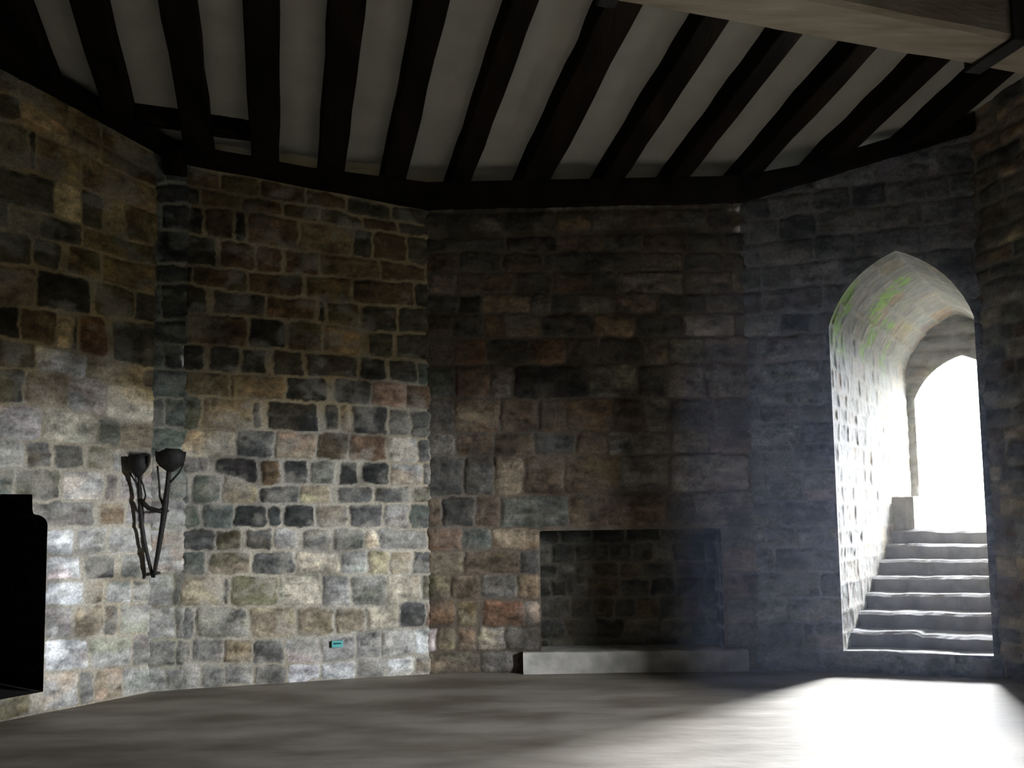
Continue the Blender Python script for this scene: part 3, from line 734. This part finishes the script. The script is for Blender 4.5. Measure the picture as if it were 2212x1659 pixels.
ledge = rough_block('stone_ledge', (wpt(Ac, dC, nC, .865, .09), wpt(Ac, dC, nC, 2.945, .09), wpt(Ac, dC, nC, 2.945, -.02), wpt(Ac, dC, nC, .865, -.02)), .0, .195, M_LEDGE, None, 77, nlong=40, wear=.006)
tag(ledge, 'long pale stone ledge on the floor beneath the square wall recess', 'ledge')

# ---------------------------------------------------------------- timber
UJ = Vector((math.sin(R(-15)), math.cos(R(-15)), 0))     # joists run away from the camera, falling slightly
VJ = Vector((math.cos(R(15)), math.sin(R(15)), 0))        # across the joists
names = ['a0', 'a1', 'f1', 'b1', 'c1', 'd1', 'e1', 'g1', 'h1', 'i1', 'j1', 'k1', 'l1']
POLY = [Vector(PTS[n]) for n in names]


def span(off):
    """Where the line at this offset across the joists meets the room's walls."""
    o = (VJ * off).xy; d = UJ.xy
    hits = []
    for i in range(len(POLY)):
        p, q = POLY[i], POLY[(i + 1) % len(POLY)]
        e = q - p
        den = d.x * e.y - d.y * e.x
        if abs(den) < 1e-9: continue
        w = p - o
        t = (w.x * e.y - w.y * e.x) / den
        s = (w.x * d.y - w.y * d.x) / den
        if 0 <= s <= 1: hits.append(t)
    return (min(hits), max(hits)) if len(hits) >= 2 else None


def timber(name, p, q, width, height, zf_bottom, m, side=VJ, parent=None, seed=0, jig=.008, step=.35, bev=.012):
    """A hewn length of timber from plan point p to q (centre line), its underside following zf_bottom(x, y)."""
    rr = random.Random(seed)
    p = Vector(p); q = Vector(q)
    L = (q - p).length
    n = max(2, int(L / step))
    s = Vector(side).xy.normalized() if hasattr(side, 'xy') else side
    vs = []; fs = []
    for i in range(n + 1):
        c = p.lerp(q, i / n)
        j = [rr.uniform(-jig, jig) for _ in range(6)]
        a = c - s * (width / 2 + j[0]); b = c + s * (width / 2 + j[1])
        za = zf_bottom(c.x, c.y)
        ch = bev
        prof = [(a, za + ch + j[2]), (a + s * ch, za + j[2]), (b - s * ch, za + j[3]), (b, za + ch + j[3]), (b, za + height), (a, za + height)]
        vs += [(v.x, v.y, z) for v, z in prof]
    k = 6
    for i in range(n):
        A = i * k; B = A + k
        for j in range(k):
            j2 = (j + 1) % k
            fs.append((A + j, A + j2, B + j2, B + j))
    fs.append(tuple(reversed(range(k)))); fs.append(tuple(range(n * k, n * k + k)))
    me = bpy.data.meshes.new(name)
    me.from_pydata(vs, [], fs)
    me.update()
    return link_mesh(name, me, m, parent, smooth=False)


zj = lambda x, y: zjoist(y)
JO = [(-1.48, -1.25), (-.87, -.63), (-.30, -.045), (.30, .555), (.91, 1.13), (1.55, 1.75), (2.21, 2.49), (2.96, 3.175), (3.60, 3.78), (4.24, 4.43), (4.88, 5.08)]
JO = [(-3.9, -3.65), (-3.3, -3.05), (-2.7, -2.45), (-2.1, -1.78)] + JO + [(5.47, 5.70), (6.1, 6.35)]
ORD = ['first', 'second', 'third', 'fourth', 'fifth', 'sixth', 'seventh', 'eighth', 'ninth', 'tenth', 'eleventh', 'twelfth', 'thirteenth', 'fourteenth', 'fifteenth']
vis = 0
for i, (a, b) in enumerate(JO):
    c = (a + b) / 2
    sp = span(c)
    if not sp or sp[1] - sp[0] < .8: continue
    p = VJ * c + UJ * (sp[0] - .02); q = VJ * c + UJ * (sp[1] + .45)
    o = timber('ceiling_joist', p.xy, q.xy, b - a, DJ + .06, zj, M_JOIST, VJ, None, 200 + i)
    if a > -2.2 and a < 5.6:
        lab = 'near-black oak ceiling joist, %s from the left of those in view' % ORD[vis]
        vis += 1
    else:
        lab = 'near-black oak ceiling joist, %s beyond the %s edge of the view' % ((ORD[2 - i], 'left') if a < 0 else (ORD[i - 15 - 0 if i > 15 else 0], 'right'))
    tag(o, lab, 'joist', 'ceiling joists')

# timber plates on the wall heads
def plate(a, b, k, label):
    A = Vector(PTS[a]); B = Vector(PTS[b])
    d = (B - A).normalized(); n = Vector((d.y, -d.x))
    vs = []
    N = 8
    for i in range(N + 1):
        t = i / N
        c = A.lerp(B, t)
        if i == 0: c = c - d * .03
        if i == N: c = c + d * .03
        z0 = ZT[a] + (ZT[b] - ZT[a]) * t + .004 * math.sin(i * 2.1 + k)
        z1 = max(z0 + .16, zjoist(c.y) + .012)
        for off, z in ((.10, z0), (.10, z1), (-.04, z1), (-.04, z0)):
            q = c + n * off
            vs.append((q.x, q.y, z))
    fs = []
    for i in range(N):
        a_ = i * 4; b_ = a_ + 4
        for j in range(4):
            fs.append((a_ + j, b_ + j, b_ + (j + 1) % 4, a_ + (j + 1) % 4))
    fs += [(0, 1, 2, 3), tuple(reversed(range(N * 4, N * 4 + 4)))]
    o = mesh_obj('wall_plate', vs, fs, M_JOIST)
    return tag(o, label, 'beam', 'timber plates along the wall tops')


plate('a0', 'a1', 1, 'black timber plate along the top of the left wall above the shouldered doorway')
plate('a1', 'f1', 2, 'short black timber plate across the corner above the iron torch holder')
plate('f1', 'b1', 3, 'black timber plate along the top of the brightly lit rubble wall')
plate('b1', 'c1', 4, 'black timber plate along the top of the wall with the square recess')
plate('c1', 'd1', 5, 'black timber plate along the top of the wall with the pointed doorway')

# trimmer across the second and third bays
tp = VJ * -1.30 + UJ * 7.79; tq = VJ * -.17 + UJ * 7.79
trm = timber('trimmer_beam', tp.xy, tq.xy, .13, .16, lambda x, y: zjoist(y) + .07, M_JOIST, UJ, None, 301)
tag(trm, 'short dark trimmer beam crossing under the joists above the corner', 'beam')

# the big cross beam
BD = Vector((2.61, .64, 0)).normalized()
BN = Vector((-BD.y, BD.x, 0))
b0 = Vector((.75, 5.52, 0)) - BN * .2
bp = b0 - BD * 5.0; bq = b0 + BD * 4.0
beam_root = empty('ceiling_beam', (b0.x, b0.y, zjoist(b0.y) - .28), 'massive pale weathered oak beam crossing beneath the joists at upper right', 'beam')
BZ = lambda x, y: zjoist(y) - .28 - .0
bm = timber('beam', bp.xy, bq.xy, .40, .285, lambda x, y: zjoist(5.5 + (x - .75) * .245) - .28, M_BEAM, BN, beam_root, 302, .007, .25, .03)


def strap(s, wid, seed):
    c = b0 + BD * s
    z = zjoist(5.5 + (c.x - .75) * .245) - .28
    vs = []
    for e in (-wid / 2, wid / 2):
        for off, dz in ((-.235, .31), (-.235, -.03), (.235, -.03), (.235, .31), (.205, .31), (.205, -.002), (-.205, -.002), (-.205, .31)):
            q = c + BD * e + BN * off
            vs.append((q.x, q.y, z + dz))
    fs = [(i, (i + 1) % 8, 8 + (i + 1) % 8, 8 + i) for i in range(8)]
    fs += [(0, 7, 6, 1), (1, 6, 5, 2), (2, 5, 4, 3), (8, 9, 14, 15), (9, 10, 13, 14), (10, 11, 12, 13)]
    return mesh_obj('iron_strap', vs, fs, M_IRON, beam_root, bevel=.005)


strap(-.07, .13, 1)['label'] = 'black iron strap'
strap(2.86, .14, 2)['label'] = 'black iron strap'

# corbel at the corner
cc = Vector((*PTS['f1'], 0)) + Vector((-.10, -.07, 0))
cb = mesh_obj('timber_corbel', [(cc.x - .09, cc.y - .13, 4.78), (cc.x + .09, cc.y - .13, 4.78), (cc.x + .09, cc.y + .1, 4.78), (cc.x - .09, cc.y + .1, 4.78),
                                (cc.x - .09, cc.y - .03, 4.58), (cc.x + .09, cc.y - .03, 4.58), (cc.x + .09, cc.y + .1, 4.58), (cc.x - .09, cc.y + .1, 4.58)],
              [(0, 1, 2, 3), (7, 6, 5, 4), (0, 4, 5, 1), (1, 5, 6, 2), (2, 6, 7, 3), (3, 7, 4, 0)], M_JOIST, bevel=.008)
tag(cb, 'small black timber corbel tucked under the plates in the corner', 'corbel')

# ---------------------------------------------------------------- iron torch holder in the corner
def tube(name, pts, radii, m, parent, sides=8):
    P = [Vector(p) for p in pts]
    vs = []; fs = []
    n = len(P)
    for i in range(n):
        t = (P[min(i + 1, n - 1)] - P[max(i - 1, 0)]).normalized()
        a = t.cross(Vector((0, 1, .1))).normalized(); b = t.cross(a).normalized()
        r = radii[i] if isinstance(radii, (list, tuple)) else radii
        for k in range(sides):
            w = 2 * math.pi * k / sides
            vs.append(P[i] + a * r * math.cos(w) + b * r * math.sin(w))
    for i in range(n - 1):
        for k in range(sides):
            k2 = (k + 1) % sides
            fs.append((i * sides + k, i * sides + k2, (i + 1) * sides + k2, (i + 1) * sides + k))
    fs.append(tuple(reversed(range(sides)))); fs.append(tuple(range((n - 1) * sides, n * sides)))
    return mesh_obj(name, vs, fs, m, parent, smooth=True)


def join_tubes(name, specs, m, parent):
    """Several strands of one wrought part as one mesh."""
    vs = []; fs = []
    for pts, rad in specs:
        o = tube('tmp', pts, rad, m, None, 6)
        base = len(vs)
        vs += [tuple(v.co) for v in o.data.vertices]
        fs += [tuple(i + base for i in f.vertices) for f in o.data.polygons]
        me = o.data
        bpy.data.objects.remove(o); bpy.data.meshes.remove(me)
    return mesh_obj(name, vs, fs, m, parent, smooth=True)


TB = Vector((-3.095, 7.41, .985))
torch = empty('torch_holder', tuple(TB), 'black wrought-iron double torch holder shaped like a V, fixed in the corner', 'torch holder')
Lc = Vector((-3.165, 7.26, 1.86)); Rc = Vector((-2.905, 7.24, 1.90))


def curve(a, b, bow, n=10):
    return [a.lerp(b, i / n) + Vector(bow) * math.sin(math.pi * i / n) for i in range(n + 1)]


tube('stem', curve(TB + Vector((-.004, 0, .0)), Lc, (-.035, 0, 0)), [.013, .015, .016, .017, .018, .018, .020, .018, .014, .013, .016], M_IRON, torch)
tube('stem', curve(TB + Vector((.006, -.01, .0)), Rc, (.012, 0, 0)), [.014, .018, .020, .022, .023, .024, .027, .027, .022, .020, .022], M_IRON, torch)


def cup(c, r0, r1, h, teeth, seed, jag):
    rr = random.Random(seed)
    vs = []; fs = []
    n = 20
    prof = [(0, .12), (.12, .35), (.3, .72), (.55, .95), (.8, 1.0), (1.0, 1.05)]
    for j, (t, s) in enumerate(prof):
        for k in range(n):
            w = 2 * math.pi * k / n
            rad = r0 + (r1 - r0) * s
            z = h * t + (rr.uniform(0, jag) if j == len(prof) - 1 else 0)
            vs.append((c.x + rad * math.cos(w), c.y + rad * math.sin(w) * .8, c.z + z))
    for j in range(len(prof) - 1):
        for k in range(n):
            k2 = (k + 1) % n
            fs.append((j * n + k, j * n + k2, (j + 1) * n + k2, (j + 1) * n + k))
    fs.append(tuple(reversed(range(n))))
    o = mesh_obj('cup', vs, fs, M_IRON, torch, smooth=True)
    s = o.modifiers.new('solid', 'SOLIDIFY'); s.thickness = .008
    # ragged charred filling
    vs = [(c.x, c.y, c.z + h * .95)]
    fs = []
    for ring, rad, up in ((0, .5, .02), (1, .97, -.01)):
        for k in range(n):
            w = 2 * math.pi * k / n
            rj = r1 * rad * rr.uniform(.9, 1.0)
            vs.append((c.x + rj * math.cos(w), c.y + rj * math.sin(w) * .8, c.z + h * .93 + up + rr.uniform(-.004, jag * .8)))
    for k in range(n):
        k2 = (k + 1) % n
        fs.append((0, 1 + k, 1 + k2)); fs.append((1 + k, 1 + n + k, 1 + n + k2, 1 + k2))
    mesh_obj('charred_wick', vs, fs, M_DARK, o, smooth=False)
    return o


cup(Lc + Vector((-.01, 0, -.02)), .01, .082, .17, 0, 3, .012)
cup(Rc + Vector((.01, 0, -.02)), .012, .122, .16, 0, 4, .035)
tube('cross_brace', [TB.lerp(Lc, .74) + Vector((-.03, 0, .02)), TB.lerp(Lc, .70) + Vector((.04, 0, -.02)), TB.lerp(Rc, .62) + Vector((-.04, 0, .0)), TB.lerp(Rc, .62)], [.022, .02, .019, .026], M_IRON, torch)
Tt = lambda k, f: TB.lerp(k, f)
join_tubes('prong', [([Tt(Rc, .66), Tt(Rc, .75) + Vector((-.045, 0, 0)), Tt(Rc, .86) + Vector((-.065, 0, 0)), Tt(Rc, 1.0) + Vector((-.10, 0, .03))], [.012, .010, .009, .008])], M_IRON, torch)
join_tubes('prong', [([Tt(Rc, .86), Tt(Rc, .90) + Vector((.04, 0, 0)), Tt(Rc, .97) + Vector((.09, 0, 0)), Tt(Rc, 1.03) + Vector((.12, 0, .02))], [.010, .009, .008, .007])], M_IRON, torch)
join_tubes('prong', [([Tt(Lc, .72), Tt(Lc, .80) + Vector((.03, 0, 0)), Tt(Lc, .90) + Vector((.02, 0, 0)), Tt(Lc, .97)], [.009, .008, .008, .008])], M_IRON, torch)
join_tubes('prong', [([Tt(Lc, .86), Tt(Lc, .95) + Vector((-.05, 0, 0)), Tt(Lc, 1.02) + Vector((-.08, 0, 0))], [.009, .008, .007])], M_IRON, torch)
tube('wall_spike', [TB + Vector((0, -.01, .03)), TB + Vector((0, .12, .03)), TB + Vector((0, .17, .03))], [.016, .014, .012], M_IRON, torch)
tube('wall_spike', [Tt(Rc, .62), Tt(Rc, .62) + Vector((-.05, .15, 0)), Tt(Rc, .62) + Vector((-.06, .30, 0))], [.016, .014, .012], M_IRON, torch)

# ---------------------------------------------------------------- small teal plaque low on the wall
A = Vector((*PTS['f1'], 0)); B = Vector((*PTS['b1'], 0)); dB = (B - A).normalized(); nB = Vector((dB.y, -dB.x, 0))


def plaque(name, u0, u1, z0, z1, o0, o1, m, parent=None):
    vs = []
    for off in (o0, o1):
        for uu, zz in ((u0, z0), (u1, z0), (u1, z1), (u0, z1)):
            p = A + dB * uu + nB * off
            vs.append((p.x, p.y, zz))
    return mesh_obj(name, vs, [(3, 2, 1, 0), (4, 5, 6, 7), (0, 1, 5, 4), (1, 2, 6, 5), (2, 3, 7, 6), (3, 0, 4, 7)], m, parent, bevel=.002)


pr = empty('marker_plaque', tuple(A + dB * 1.33 + Vector((0, 0, .29))), 'small teal rectangular marker plaque low on the pale rubble wall', 'plaque')
plaque('backing_plate', 1.28, 1.38, .293, .352, -.005, .03, M_TEAL, pr)
plaque('slot', 1.295, 1.365, .322, .336, .03, .033, M_TEALD, pr)

# ---------------------------------------------------------------- haze volume added before the bright doorway in place of lens glare
HP = [(4.6, 4.9), (1.1, 4.9), (1.1, 8.05), (2.26, 8.05), (4.13, 7.44), (4.75, 5.6)]
vs = [(x, y, .22) for x, y in HP] + [(x, y, 3.75) for x, y in HP]
n_ = len(HP)
fs = [tuple(reversed(range(n_))), tuple(range(n_, 2 * n_))] + [(i, (i + 1) % n_, n_ + (i + 1) % n_, n_ + i) for i in range(n_)]
hm = bpy.data.materials.new('glare_haze'); hm.use_nodes = True
hn = hm.node_tree; hn.nodes.clear()
vsn = hn.nodes.new('ShaderNodeVolumeScatter'); vsn.inputs['Density'].default_value = .0110; vsn.inputs['Anisotropy'].default_value = .6
vsn.inputs['Color'].default_value = (.58, .70, 1, 1)
ho = hn.nodes.new('ShaderNodeOutputMaterial'); hn.links.new(vsn.outputs[0], ho.inputs['Volume'])
hz = mesh_obj('haze', vs, [tuple(reversed(f)) for f in fs], hm)
tag(hz, 'faint bluish haze added by the bright doorway to stand in for lens glare', 'haze', None, 'stuff')
S.cycles.volume_bounces = 0
bpy.context.view_layer.update()
